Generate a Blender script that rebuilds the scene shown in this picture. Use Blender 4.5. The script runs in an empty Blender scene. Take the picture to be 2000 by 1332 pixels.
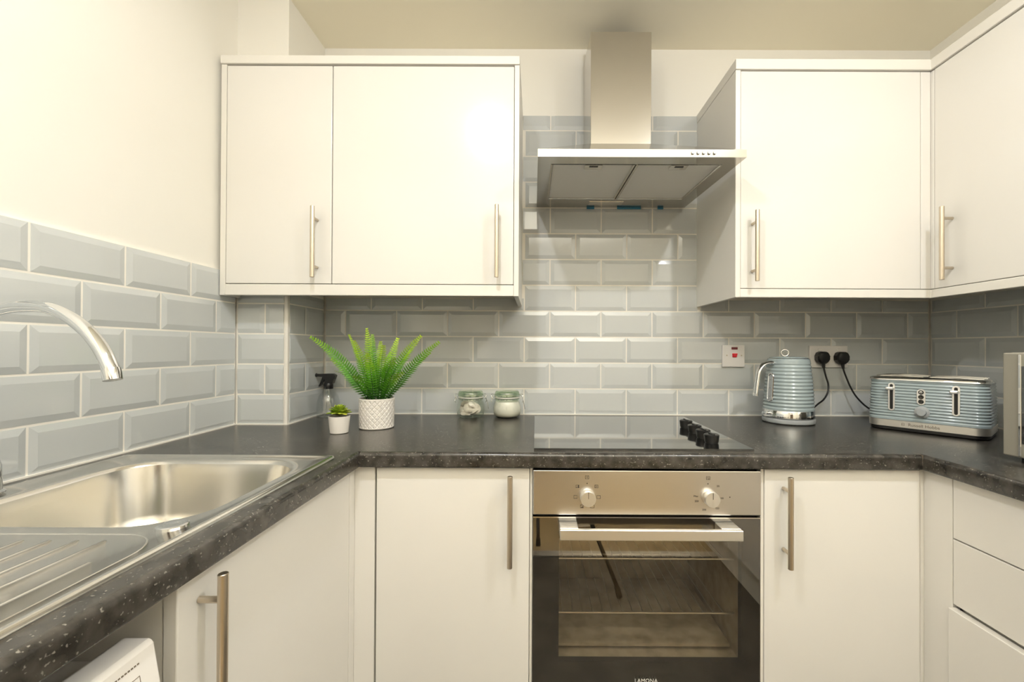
import bpy, bmesh, math, random
from mathutils import Vector, Matrix
random.seed(7)
SC = bpy.context.scene
COL = SC.collection
R = math.radians

# ------------------------------------------------------------------ camera
CAM_Z = 1.1729
yaw, pit, rol = .0014, .0054, .0046
fw = Vector((-math.sin(yaw) * math.cos(pit), math.cos(yaw) * math.cos(pit), math.sin(pit)))
r0 = Vector((math.cos(yaw), math.sin(yaw), 0))
u0 = r0.cross(fw)
rt = math.cos(rol) * r0 + math.sin(rol) * u0
up = -math.sin(rol) * r0 + math.cos(rol) * u0
cd = bpy.data.cameras.new('camera')
cd.sensor_width = 36
cd.lens = 841.172 * 36 / 2000
cd.shift_x = (1000 - 1045.4) / 2000
cd.shift_y = (675.47 - 666) / 2000
cd.clip_start = .02
cam = bpy.data.objects.new('camera', cd)
COL.objects.link(cam)
cam.matrix_world = Matrix(((rt.x, up.x, -fw.x, 0), (rt.y, up.y, -fw.y, 0), (rt.z, up.z, -fw.z, CAM_Z), (0, 0, 0, 1)))
SC.camera = cam

# ------------------------------------------------------------------ world, lights, exposure
w = bpy.data.worlds.new('world')
SC.world = w
w.use_nodes = True
w.node_tree.nodes['Background'].inputs[0].default_value = (1, .9, .75, 1)
w.node_tree.nodes['Background'].inputs[1].default_value = .05
SC.view_settings.view_transform = 'Standard'
SC.view_settings.look = 'None'
SC.view_settings.gamma = 1
SC.view_settings.use_curve_mapping = False
SC.view_settings.exposure = -.16
SC.cycles.use_denoising = True
SC.cycles.max_bounces = 8
SC.cycles.diffuse_bounces = 5
SC.cycles.glossy_bounces = 6
SC.cycles.transparent_max_bounces = 24
SC.cycles.caustics_reflective = False
SC.cycles.caustics_refractive = False
SC.cycles.sample_clamp_indirect = 6
LIGHT_COL = (.965, .98, 1)
SPOTS = [(-.25, .39, 12), (.93, .39, 12)]        # ceiling downlights over the worktops (x, y, watts)
FILL_UP = [(.30, -.75, 82)]                          # added fill light that brightens the ceiling, shaped as a floor lamp
CEIL = 2.368

# ------------------------------------------------------------------ helpers
def lin(c):
    return tuple((x / 12.92 if x <= .04045 else ((x + .055) / 1.055) ** 2.4) for x in c)

def mat(name, col, rough=.5, metal=0, coat=0, spec=.5, noise=None, bump=None, aniso=None):
    m = bpy.data.materials.new(name)
    m.use_nodes = True
    nt = m.node_tree
    b = nt.nodes['Principled BSDF']
    b.inputs['Base Color'].default_value = (*col, 1)
    b.inputs['Roughness'].default_value = rough
    b.inputs['Metallic'].default_value = metal
    b.inputs['Coat Weight'].default_value = coat
    b.inputs['Coat Roughness'].default_value = .08
    b.inputs['Specular IOR Level'].default_value = spec
    tc = nt.nodes.new('ShaderNodeTexCoord')
    if noise:                                     # (scale, detail, colour2, lo, hi)
        n = nt.nodes.new('ShaderNodeTexNoise')
        n.inputs['Scale'].default_value = noise[0]
        n.inputs['Detail'].default_value = noise[1]
        cr = nt.nodes.new('ShaderNodeValToRGB')
        cr.color_ramp.elements[0].position = noise[3]
        cr.color_ramp.elements[1].position = noise[4]
        cr.color_ramp.elements[0].color = (*col, 1)
        cr.color_ramp.elements[1].color = (*noise[2], 1)
        nt.links.new(tc.outputs['Object'], n.inputs['Vector'])
        nt.links.new(n.outputs['Fac'], cr.inputs['Fac'])
        nt.links.new(cr.outputs['Color'], b.inputs['Base Color'])
    if bump:                                      # (scale, strength, distance, stretch)
        mp = nt.nodes.new('ShaderNodeMapping')
        mp.inputs['Scale'].default_value = bump[3] if len(bump) > 3 else (1, 1, 1)
        n2 = nt.nodes.new('ShaderNodeTexNoise')
        n2.inputs['Scale'].default_value = bump[0]
        n2.inputs['Detail'].default_value = 3
        bp = nt.nodes.new('ShaderNodeBump')
        bp.inputs['Strength'].default_value = bump[1]
        bp.inputs['Distance'].default_value = bump[2]
        nt.links.new(tc.outputs['Object'], mp.inputs['Vector'])
        nt.links.new(mp.outputs['Vector'], n2.inputs['Vector'])
        nt.links.new(n2.outputs['Fac'], bp.inputs['Height'])
        nt.links.new(bp.outputs['Normal'], b.inputs['Normal'])
    return m

def thin_glass(name, tint, base_refl, rough=0.0):
    """a thin clear sheet: tinted see-through mixed with a mirror by Fresnel"""
    m = bpy.data.materials.new(name)
    m.use_nodes = True
    nt = m.node_tree
    nt.nodes.clear()
    out = nt.nodes.new('ShaderNodeOutputMaterial')
    mix = nt.nodes.new('ShaderNodeMixShader')
    tr = nt.nodes.new('ShaderNodeBsdfTransparent')
    tr.inputs[0].default_value = (*tint, 1)
    gl = nt.nodes.new('ShaderNodeBsdfGlossy')
    gl.inputs['Roughness'].default_value = rough
    gl.inputs[0].default_value = (.95, .95, .95, 1)
    fr = nt.nodes.new('ShaderNodeLayerWeight')
    fr.inputs[0].default_value = .5
    pw = nt.nodes.new('ShaderNodeMath')
    pw.operation = 'POWER'
    pw.inputs[1].default_value = 4
    mr = nt.nodes.new('ShaderNodeMapRange')
    mr.inputs[3].default_value = base_refl
    mr.inputs[4].default_value = .9
    nt.links.new(fr.outputs['Facing'], pw.inputs[0])
    nt.links.new(pw.outputs[0], mr.inputs[0])
    nt.links.new(mr.outputs[0], mix.inputs[0])
    nt.links.new(tr.outputs[0], mix.inputs[1])
    nt.links.new(gl.outputs[0], mix.inputs[2])
    nt.links.new(mix.outputs[0], out.inputs[0])
    return m

def worktop_mat():
    m = mat('dark_stone_laminate', (.035, .031, .027), .27, 0, 0, .6)
    nt = m.node_tree
    b = nt.nodes['Principled BSDF']
    tc = nt.nodes.new('ShaderNodeTexCoord')
    def noise(scale, det, lo, hi, c0, c1):
        n = nt.nodes.new('ShaderNodeTexNoise'); n.inputs['Scale'].default_value = scale; n.inputs['Detail'].default_value = det
        cr = nt.nodes.new('ShaderNodeValToRGB')
        cr.color_ramp.elements[0].position = lo; cr.color_ramp.elements[1].position = hi
        cr.color_ramp.elements[0].color = (*c0, 1); cr.color_ramp.elements[1].color = (*c1, 1)
        nt.links.new(tc.outputs['Object'], n.inputs['Vector']); nt.links.new(n.outputs['Fac'], cr.inputs['Fac'])
        return cr
    a = noise(42, 8, .34, .72, (.015, .013, .0105), (.068, .061, .052))
    s = noise(210, 1.5, .65, .72, (0, 0, 0), (1, 1, 1))
    mx = nt.nodes.new('ShaderNodeMix'); mx.data_type = 'RGBA'
    nt.links.new(s.outputs['Color'], mx.inputs[0])
    nt.links.new(a.outputs['Color'], mx.inputs[6])
    mx.inputs[7].default_value = (.19, .175, .15, 1)
    nt.links.new(mx.outputs[2], b.inputs['Base Color'])
    return m

def fern_mat():
    m = mat('fern_green', (.06, .2, .02), .45, 0, 0, .3)
    nt = m.node_tree
    b = nt.nodes['Principled BSDF']
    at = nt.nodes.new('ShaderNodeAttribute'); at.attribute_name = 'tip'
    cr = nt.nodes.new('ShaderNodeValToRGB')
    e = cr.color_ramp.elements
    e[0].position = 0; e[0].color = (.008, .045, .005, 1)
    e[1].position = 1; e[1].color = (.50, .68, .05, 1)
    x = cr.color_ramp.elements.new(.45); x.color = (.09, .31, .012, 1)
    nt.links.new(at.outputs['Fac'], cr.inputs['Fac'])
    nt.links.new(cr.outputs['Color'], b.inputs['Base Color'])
    b.inputs['Subsurface Weight'].default_value = 0
    return m

M = dict(
    paint=mat('cream_wall_paint', (.89, .86, .79), .85, bump=(60, .06, .002)),
    ceiling=mat('ceiling_paint', (.92, .86, .70), .9),
    cab=mat('white_gloss_door', (.80, .775, .73), .17),
    cabm=mat('white_board', (.82, .79, .73), .38),
    carc=mat('carcass_board', (.78, .75, .69), .5),
    tile=mat('grey_glazed_tile', (.585, .605, .60), .07, coat=.4, spec=.6, bump=(14, .05, .002)),
    grout=mat('cream_grout', (.90, .86, .78), .8),
    trim=mat('white_plastic_trim', (.86, .82, .75), .35),
    top=worktop_mat(),
    steel=mat('brushed_steel', (.66, .63, .58), .2, 1, bump=(30, .08, .0004, (1, 1, 40))),
    steelf=mat('brushed_steel_fascia', (.66, .63, .59), .27, 1, bump=(12, .05, .0004, (1, 1, 60))),
    sink=mat('sink_steel', (.74, .72, .68), .2, 1, bump=(40, .03, .0003, (1, 30, 1))),
    nickel=mat('satin_nickel', (.60, .53, .43), .28, 1),
    chrome=mat('chrome', (.76, .77, .78), .035, 1),
    alu=mat('spun_aluminium', (.9, .89, .87), .34, 1),
    canopy=mat('canopy_steel', (.52, .50, .46), .15, 1, bump=(30, .06, .0004, (1, 1, 40))),
    band=mat('satin_steel_band', (.8, .77, .72), .42, 1),
    mesh=mat('grease_filter_mesh', (.86, .84, .81), .55, .15, noise=(700, 0, (.66, .64, .6), .4, .6)),
    black=mat('black_plastic', (.008, .0075, .007), .35),
    blackg=mat('black_glass', (.006, .006, .006), .015, coat=1, spec=1),
    dark=mat('dark_gap', (.01, .01, .01), .8),
    enamel=mat('oven_enamel', (.58, .54, .46), .5, noise=(25, 4, (.42, .38, .31), .4, .65)),
    blue=mat('pale_blue_lacquer', (.32, .385, .40), .2, coat=.5),
    grey=mat('grey_plastic', (.36, .38, .39), .35),
    whitep=mat('white_plastic', (.85, .82, .79), .3),
    red=mat('red_switch', (.62, .01, .025), .25),
    dred=mat('dark_red_lens', (.14, .004, .01), .12),
    ceram=mat('white_ceramic', (.80, .76, .71), .45),
    soil=mat('dark_soil', (.03, .022, .014), .9, bump=(90, .6, .004)),
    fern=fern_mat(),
    stem=mat('fern_stem', (.02, .06, .012), .5),
    succ=mat('succulent_green', (.20, .33, .02), .4, noise=(60, 2, (.50, .50, .06), .4, .65)),
    jar=thin_glass('jar_glass', (.955, .97, .945), .09),
    jarg=thin_glass('green_jar_glass', (.70, .80, .66), .12),
    clear=thin_glass('clear_plastic', (.93, .945, .945), .15),
    ovglass=thin_glass('oven_window_glass', (.86, .82, .75), .15),
    sugar=mat('white_sugar', (.88, .85, .75), .8, bump=(400, .4, .001)),
    tea=mat('pale_paper', (.70, .64, .55), .7, noise=(30, 3, (.42, .36, .28), .5, .7)),
    film=mat('blue_film', (.02, .16, .28), .3),
    print_=mat('black_print', (.02, .016, .012), .5),
    bprint=mat('grey_brown_print', (.14, .11, .08), .5),
    wprint=mat('white_print', (.8, .78, .74), .5),
    purple=mat('purple_print', (.12, .02, .2), .4),
    microg=mat('silver_paint', (.33, .31, .26), .4, .2),
    floor=mat('dark_vinyl_floor', (.03, .025, .02), .5, noise=(9, 8, (.075, .065, .053), .4, .65)),
    oak=mat('oak_laminate', (.38, .275, .14), .45, noise=(5, 5, (.30, .21, .10), .4, .6)),
    door=mat('added_door_brown', (.10, .058, .028), .45, noise=(4, 5, (.07, .04, .02), .4, .6)),
    bulb=None,
)
def emis(name, col, s):
    m = bpy.data.materials.new(name); m.use_nodes = True
    b = m.node_tree.nodes['Principled BSDF']
    b.inputs['Base Color'].default_value = (.9, .9, .9, 1)
    b.inputs['Emission Color'].default_value = (*col, 1)
    b.inputs['Emission Strength'].default_value = s
    return m
M['blackg'].node_tree.nodes['Principled BSDF'].inputs['Coat IOR'].default_value = 1.9
M['bulb'] = emis('lit_lamp', LIGHT_COL, 6)
M['lens'] = emis('blue_lit_button', (.3, .6, 1), .15)

WL = {}
def thing(name, label, cat, loc, rz=0, local=False, group=None):
    o = bpy.data.objects.new(name, None)
    COL.objects.link(o)
    o.empty_display_size = .05
    o.location = loc
    o.rotation_euler = (0, 0, rz)
    WL[o.name] = Vector((0, 0, 0)) if local else Vector(loc)
    tag(o, label, cat, group)
    return o

def tag(o, label, cat=None, group=None, kind=None):
    if label: o['label'] = label
    if cat: o['category'] = cat
    if group: o['group'] = group
    if kind: o['kind'] = kind
    return o

class MB:
    def __init__(s):
        s.v = []; s.f = []; s.t = []
    def add(s, vs, fs):
        n = len(s.v)
        s.v += [tuple(p) for p in vs]
        s.f += [tuple(i + n for i in f) for f in fs]
        return s
    def box(s, x0, x1, y0, y1, z0, z1):
        return s.add([(x0, y0, z0), (x1, y0, z0), (x1, y1, z0), (x0, y1, z0), (x0, y0, z1), (x1, y0, z1), (x1, y1, z1), (x0, y1, z1)],
                     [(3, 2, 1, 0), (4, 5, 6, 7), (0, 1, 5, 4), (1, 2, 6, 5), (2, 3, 7, 6), (3, 0, 4, 7)])
    def loops(s, ls, cap0=True, cap1=True, closed=True):
        n = len(ls[0]); b = len(s.v)
        for l in ls: s.v += [tuple(p) for p in l]
        for i in range(len(ls) - 1):
            for j in range(n if closed else n - 1):
                k = (j + 1) % n
                s.f.append((b + i * n + j, b + i * n + k, b + (i + 1) * n + k, b + (i + 1) * n + j))
        if cap0: s.f.append(tuple(b + j for j in reversed(range(n))))
        if cap1: s.f.append(tuple(b + (len(ls) - 1) * n + j for j in range(n)))
        return s
    def tube(s, pts, r, n=12, cap=True):
        pts = [Vector(p) for p in pts]
        rs = r if isinstance(r, (list, tuple)) else [r] * len(pts)
        ls = []; ref = None
        for i, p in enumerate(pts):
            d = (pts[min(i + 1, len(pts) - 1)] - pts[max(i - 1, 0)]).normalized()
            if ref is None:
                ref = Vector((0, 0, 1)) if abs(d.z) < .9 else Vector((1, 0, 0))
            a = (ref - d * ref.dot(d)).normalized(); b = d.cross(a); ref = a
            ls.append([p + rs[i] * (math.cos(2 * math.pi * k / n) * a + math.sin(2 * math.pi * k / n) * b) for k in range(n)])
        return s.loops(ls, cap, cap)
    def cyl(s, p0, p1, r, n=20):
        return s.tube([p0, p1], r, n)
    def lathe(s, prof, cx, cy, n=48, cap0=True, cap1=True):
        return s.loops([[(cx + r * math.cos(2 * math.pi * k / n), cy + r * math.sin(2 * math.pi * k / n), z) for k in range(n)] for r, z in prof], cap0, cap1)
    def prism(s, poly, axis, a, b):
        def P(p, t):
            return {'x': (t, p[0], p[1]), 'y': (p[0], t, p[1]), 'z': (p[0], p[1], t)}[axis]
        return s.loops([[P(p, a) for p in poly], [P(p, b) for p in poly]])
    def mesh(s, name, bevel=0, seg=2, smooth=40):
        me = bpy.data.meshes.new(name)
        me.from_pydata(s.v, [], s.f)
        bm = bmesh.new(); bm.from_mesh(me)
        bmesh.ops.recalc_face_normals(bm, faces=bm.faces)
        if bevel:
            es = [e for e in bm.edges if len(e.link_faces) == 2 and e.calc_face_angle(0) > .6]
            bmesh.ops.bevel(bm, geom=es, offset=bevel, segments=seg, affect='EDGES', profile=.5, clamp_overlap=True)
        bm.to_mesh(me); bm.free()
        if smooth:
            me.shade_smooth(); me.set_sharp_from_angle(angle=R(min(smooth, 18) if bevel else smooth))
        return me
    def build(s, name, m, parent=None, bevel=0, seg=2, smooth=40, label=None):
        me = s.mesh(name, bevel, seg, smooth)
        return put(name, me, m, parent, label=label)

def put(name, me, m, parent=None, label=None):
    """recentre the mesh on its base and link it; coordinates are those of the parent's frame"""
    n = len(me.vertices)
    xs = [v.co for v in me.vertices]
    lo = Vector((min(c.x for c in xs), min(c.y for c in xs), min(c.z for c in xs)))
    hi = Vector((max(c.x for c in xs), max(c.y for c in xs), max(c.z for c in xs)))
    c = Vector(((lo.x + hi.x) / 2, (lo.y + hi.y) / 2, lo.z))
    me.transform(Matrix.Translation(-c))
    if m: me.materials.append(m)
    o = bpy.data.objects.new(name, me)
    COL.objects.link(o)
    WL[o.name] = c
    if parent:
        o.parent = parent
        o.location = c - WL[parent.name]
    else:
        o.location = c
    if label: o['label'] = label
    return o

def text_mesh(body, size, extrude=.0002, spacing=1.0):
    cu = bpy.data.curves.new('t', 'FONT')
    cu.body = body; cu.size = size; cu.extrude = extrude; cu.resolution_u = 3
    cu.align_x = 'CENTER'; cu.align_y = 'CENTER'; cu.space_character = spacing
    o = bpy.data.objects.new('t', cu)
    COL.objects.link(o)
    dg = bpy.context.evaluated_depsgraph_get()
    me = bpy.data.meshes.new_from_object(o.evaluated_get(dg))
    bpy.data.objects.remove(o); bpy.data.curves.remove(cu)
    return me

def front_text(name, body, size, x, y, z, m, parent, spacing=1.0, rz=0):
    me = text_mesh(body, size, .0002, spacing)
    me.transform(Matrix.Translation((x, y, z)) @ Matrix.Rotation(rz, 4, 'Z') @ Matrix.Rotation(R(90), 4, 'X'))
    me.materials.clear()
    return put(name, me, m, parent)

def rrect(hx, hy, r, n=8, cx=0, cy=0):
    p = []
    for q, (sx, sy) in enumerate(((1, 1), (-1, 1), (-1, -1), (1, -1))):
        for k in range(n + 1):
            a = (q + k / n) * math.pi / 2
            p.append((cx + sx * (hx - r) + r * math.cos(a), cy + sy * (hy - r) + r * math.sin(a)))
    return p

def spline(pts, n=8):
    """Catmull-Rom through the points"""
    P = [Vector(p) for p in pts]; P = [2 * P[0] - P[1]] + P + [2 * P[-1] - P[-2]]
    out = []
    for i in range(1, len(P) - 2):
        for k in range(n):
            t = k / n
            a, b, c, d = P[i - 1], P[i], P[i + 1], P[i + 2]
            out.append(.5 * ((2 * b) + (c - a) * t + (2 * a - 5 * b + 4 * c - d) * t * t + (3 * b - a - 3 * c + d) * t ** 3))
    out.append(P[-2])
    return out

# ------------------------------------------------------------------ room shell
XL, XR, YB, YN = -1.0132, 1.5573, 1.7041, -2.3     # tile faces left/right/back, far rear wall
P, Q, Z0 = .1025, .2025, .91
def struct(name, mb, m, **k):
    o = mb.build(name, m, None, **k)
    o['kind'] = 'structure'
    return o
WT = .011                                           # plaster lies this far behind the tile faces
fl = struct('floor', MB().box(XL - .1, XR + .1, -.24, YB + .1, -.05, 0), M['floor'])
flr = struct('floor_hall', MB().box(XL - .1, XR + .1, YN, -.30, -.05, 0), M['oak'])
th = struct('trim_1', MB().box(XL - .1, XR + .1, -.30, -.24, -.05, .006), M['alu'])
ce = struct('ceiling', MB().box(XL - .1, XR + .1, YN, YB + .1, CEIL, CEIL + .05), M['ceiling'])
wb = struct('wall_back', MB().box(XL - .1, XR + .1, YB + WT, YB + .11, 0, CEIL), M['paint'])
wl = struct('wall_left', MB().box(XL - .11, XL - WT, YN, YB + WT, 0, CEIL), M['paint'])
wr = struct('wall_right', MB().box(XR + WT, XR + .11, YN, YB + WT, 0, CEIL), M['paint'])
wn = struct('wall_rear', MB().box(XL - .1, XR + .1, YN - .1, YN, 0, CEIL), M['paint'])
d1 = struct('added_dark_door', MB().box(-.55, .25, YN, YN + .04, 0, 2.0), M['door'])  # unseen door, added to give the chrome something dark to reflect
PX, PY = -.838, 1.4545                              # boxed pillar in the corner: right face, front face
wp = struct('wall_pillar', MB().box(XL - WT, PX - WT, PY + WT, YB + WT, 0, CEIL), M['paint'])

# ---- tiles: every one an object, bevelled edges, cut where they meet a corner or a cabinet
TCACHE = {}
def tile_mesh(w_, h_, bl, br, bb, bt):
    key = (round(w_, 4), round(h_, 4), bl, br, bb, bt)
    if key in TCACHE: return TCACHE[key]
    e, b, t0, t1 = 0, .0145, .0048, .0078
    x0, x1, z0, z1 = -w_ / 2, w_ / 2, 0, h_
    i0 = x0 + (b if bl else .0006); i1 = x1 - (b if br else .0006); j0 = z0 + (b if bb else .0006); j1 = z1 - (b if bt else .0006)
    if i1 - i0 < .006: i0 = i1 = (x0 + x1) / 2; i0 -= .002; i1 += .002
    if j1 - j0 < .006: j0 = j1 = (z0 + z1) / 2; j0 -= .002; j1 += .002
    O = [(x0, z0), (x1, z0), (x1, z1), (x0, z1)]; I = [(i0, j0), (i1, j0), (i1, j1), (i0, j1)]
    mb = MB()
    mb.loops([[(x, 0, z) for x, z in O], [(x, -t0, z) for x, z in O], [(x, -t1, z) for x, z in I]], True, True)
    me = mb.mesh('tile', smooth=0)
    me.materials.append(M['tile'])
    TCACHE[key] = me
    return me

def tile(wall, fr, a, b, z0, z1, full_a=True, full_b=True, bb=True, bt=True):
    """fr(u, depth) -> (x, y); a..b along the wall incl. half joints"""
    g = .0023
    a += g; b -= g; z0 += g; z1 -= g
    if b - a < .004 or z1 - z0 < .004: return
    me = tile_mesh(b - a, z1 - z0, full_a, full_b, bb, bt)
    o = bpy.data.objects.new('tile', me)
    COL.objects.link(o)
    x, y, rz = fr((a + b) / 2)
    rot = (random.gauss(0, .0016), 0, rz + random.gauss(0, .0014))
    o.parent = wall
    o.location = Vector((x, y, z0)) - WL[wall.name]
    o.rotation_euler = rot

def run(wall, fr, u0, u1, z0, z1, origin, half, bt=True):
    """one row of tiles from u0 to u1, joints at origin + n*Q (+ half a tile)"""
    o = origin + (Q / 2 if half else 0)
    n = math.floor((u0 - o) / Q)
    while o + n * Q < u1 - 1e-4:
        a, b = o + n * Q, o + (n + 1) * Q
        fa, fb = a >= u0 - 1e-4, b <= u1 + 1e-4
        tile(wall, fr, max(a, u0), min(b, u1), z0, z1, fa, fb, True, bt)
        n += 1

BD = .0078                                         # tile back plane behind the face
FB = lambda u: (u, YB + BD, 0)
FL = lambda u: (XL - BD, u, R(90))
FRR = lambda u: (XR + BD, -u, R(-90))              # right wall: u = -y
FP = lambda u: (u, PY + BD, 0)
FS = lambda u: (PX - BD, u, R(90))
def grout(wall, x0, x1, y0, y1, z0, z1):
    return MB().box(x0, x1, y0, y1, z0, z1).build('grout', M['grout'], wall, smooth=0)
G0, G1 = .0033, WT + .002
# back wall
CUT = 1.374
grout(wb, PX, XR, YB + G0, YB + G1, Z0 - .005, CUT - .004)
grout(wb, -.065, .645, YB + G0, YB + G1, CUT - .004, 2.0965)
for k in range(4):
    run(wb, FB, PX + .003, XR - .003, Z0 + k * P, Z0 + (k + 1) * P, .3587, k % 2 == 1)
def ragged(wall, fr, u0, u1, origin, half):
    o = origin + (Q / 2 if half else 0); n = math.floor((u0 - o) / Q)
    while o + n * Q < u1 - 1e-4:
        a, b = o + n * Q, o + (n + 1) * Q
        tile(wall, fr, max(a, u0), min(b, u1), Z0 + 4 * P, CUT + random.uniform(-.006, .001), a >= u0, b <= u1, True, False)
        n += 1
ragged(wb, FB, PX + .003, -.0463, .3587, False)
ragged(wb, FB, .65, XR - .003, .3587, False)
for k in range(4, 11):
    run(wb, FB, -.0563 + (.01 if k % 2 == 0 else 0), .6412, Z0 + k * P, Z0 + (k + 1) * P, .3587, k % 2 == 1)
run(wb, FB, -.0563, .6412, Z0 + 11 * P, 2.098, .3587, True, False)
# left wall
grout(wl, XL - G1, XL - G0, -.1, PY, Z0 - .005, Z0 + 5 * P - .001)
for k in range(5):
    run(wl, FL, -.08, PY - .002, Z0 + k * P, Z0 + (k + 1) * P, 1.3667, k % 2 == 0)
# right wall (u = -y)
grout(wr, XR + G0, XR + G1, .2, YB, Z0 - .005, CUT - .004)
for k in range(4):
    run(wr, FRR, -(YB - .002), -.2, Z0 + k * P, Z0 + (k + 1) * P, -1.5988, k % 2 == 0)
ragged(wr, FRR, -(YB - .002), -.2, -1.5988, True)
# pillar: front and side faces, white corner trim
grout(wp, XL - .002, PX - .008, PY + G0, PY + G1, Z0 - .005, 1.362)
grout(wp, PX - G1, PX - G0, PY + .008, YB, Z0 - .005, 1.372)
for k in range(5):
    zt = Z0 + (k + 1) * P if k < 4 else 1.364
    if k in (1, 3):
        tile(wp, FP, XL + .002, -.9176, Z0 + k * P, zt, False, True); tile(wp, FP, -.9176, -.851, Z0 + k * P, zt, True, False)
        tile(wp, FS, PY + .013, 1.5716, Z0 + k * P, zt, False, True); tile(wp, FS, 1.5716, YB - .002, Z0 + k * P, zt, True, False)
    else:
        tile(wp, FP, XL + .002, -.851, Z0 + k * P, zt, True, False); tile(wp, FS, PY + .013, YB - .002, Z0 + k * P, zt, False, False)
MB().box(-.851, PX - .001, PY - .0005, PY + .013, Z0 + .001, 1.366).build('corner_trim', M['trim'], wp, bevel=.003)

# ------------------------------------------------------------------ lamps and added ceiling fill
def lamp_light(name, parent, loc, power, size):
    ld = bpy.data.lights.new(name, 'AREA')
    ld.shape = 'DISK'; ld.size = size; ld.energy = power; ld.color = LIGHT_COL
    o = bpy.data.objects.new(name, ld)
    COL.objects.link(o)
    o.parent = parent
    o.location = Vector(loc) - WL[parent.name]
    return o
for i, (x, y, pw) in enumerate(SPOTS):
    t = thing('ceiling_downlight', ['round recessed ceiling downlight above the sink side of the kitchen', 'round recessed ceiling downlight above the toaster side of the kitchen'][i], 'lamp', (x, y, CEIL - .012))
    MB().lathe([(.043, CEIL), (.043, CEIL - .006), (.040, CEIL - .009), (.030, CEIL - .007), (.030, CEIL)], x, y, 40, False, False).build('bezel', M['alu'], t)
    MB().lathe([(.030, CEIL - .001), (.030, CEIL - .004), (.02, CEIL - .006)], x, y, 32).build('lamp_face', M['bulb'], t)
    lamp_light('downlight_bulb', t, (x, y, CEIL - .014), pw, .06)
for i, (x, y, pw) in enumerate(FILL_UP):
    t = thing('added_fill_uplight', 'added ceiling fill light shaped as a tall floor lamp behind the kitchen', 'lamp', (x, y, 0))
    MB().lathe([(.14, 0), (.14, .015), (.10, .025), (.012, .03)], x, y, 40).build('foot', M['nickel'], t)
    MB().cyl((x, y, .028), (x, y, 1.66), .011, 16).build('pole', M['nickel'], t)
    MB().lathe([(.012, 1.655), (.06, 1.67), (.13, 1.71), (.165, 1.755), (.162, 1.755), (.127, 1.713), (.05, 1.676)], x, y, 48).build('bowl_shade', M['whitep'], t)
    MB().lathe([(.05, 1.678), (.05, 1.690), (.03, 1.698)], x, y, 32).build('lamp_face', M['bulb'], t)
    lo = lamp_light('added_fill_bulb', t, (x, y, 1.757), pw, .30)
    lo.rotation_euler = (math.pi, 0, 0)

# ------------------------------------------------------------------ worktop
ZT, ZU = .91, .8725
wt = thing('worktop', 'dark speckled stone-effect worktop running round three walls', 'worktop', (0, 1.4, ZU))
XA, XB_, YF = -.4395, .9665, 1.0775                 # front edges: left run, right run, back run
ER = .009
def nose(sign, e):                                  # rounded front edge profile (offset from the edge, height)
    p = []
    for k in range(7):
        a = k / 6 * math.pi / 2
        p.append((e + sign * (ER * 1.2 - ER * 1.2 * math.sin(a)), ZT - ER + ER * math.cos(a)))
    for k in range(5):
        a = k / 4 * math.pi / 2
        p.append((e + sign * (.004 - .004 * math.cos(a)), ZU + .004 - .004 * math.sin(a)))
    return p
E2 = ER * 1.2
BX0, BX1, BY0, BY1 = -.915, -.512, .62, .995        # hole for the sink bowl
sec = MB()
WLf, WRt, WBk = XL - .004, XR + .004, YB + .004
sec.box(WLf, BX0, -.10, WBk, ZU, ZT).box(BX1, XA - E2, -.10, WBk, ZU, ZT).box(BX0, BX1, -.10, BY0, ZU, ZT).box(BX0, BX1, BY1, WBk, ZU, ZT)
pf = nose(-1, XA); pf = pf + [(XA - E2, ZU)]
sec.loops([[(x, -.10, z) for x, z in pf], [(x, YF + E2, z) for x, z in pf]])
sec.build('worktop_section', M['top'], wt)
sec = MB().box(XA - E2 + .0002, XB_ + E2, YF + E2, WBk, ZU, ZT)
pf = nose(1, YF); pf = pf + [(YF + E2, ZU)]
sec.loops([[(XA - .0005, y, z) for y, z in pf], [(XB_ + .0005, y, z) for y, z in pf]])
sec.build('worktop_section', M['top'], wt)
sec = MB().box(XB_ + E2 + .0004, WRt, -.5, WBk, ZU, ZT)
pf = nose(1, XB_); pf = pf + [(XB_ + E2, ZU)]
sec.loops([[(x, -.5, z) for x, z in pf], [(x, YF + E2, z) for x, z in pf]])
sec.build('worktop_section', M['top'], wt)
MB().box(XB_ - .0006, XB_ + .0008, YF - .0006, YF + .03, ZU + .012, ZT + .0003).build('joint_strip', M['bprint'], wt)
# pale sealant bead where the tiles meet the worktop
sb = MB()
sb.box(PX, XR, YB - .003, YB + .005, ZT - .001, ZT + .0035).box(XL - .005, XL + .003, -.1, PY, ZT - .001, ZT + .0035)
sb.box(XL, PX, PY - .003, PY + .005, ZT - .001, ZT + .0035).box(PX - .005, PX + .003, PY, YB, ZT - .001, ZT + .0035).box(XR - .003, XR + .005, .2, YB, ZT - .001, ZT + .0035)
sb.build('sealant_bead', M['grout'], wt)

# ------------------------------------------------------------------ cabinets
def handle(parent, x, y, z0, z1, nx, ny, off=.033):
    """bar handle: vertical bar standing off along (nx, ny) from a point on the door face"""
    mb = MB()
    bx, by = x + nx * off, y + ny * off
    mb.cyl((bx, by, z0), (bx, by, z1), .0066, 20)
    for z in (z0 + .036, z1 - .036):
        mb.cyl((x, y, z), (bx, by, z), .0046, 14)
    return mb.build('handle', M['nickel'], parent, bevel=.0008, seg=1, label='brushed nickel bar handle')

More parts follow.
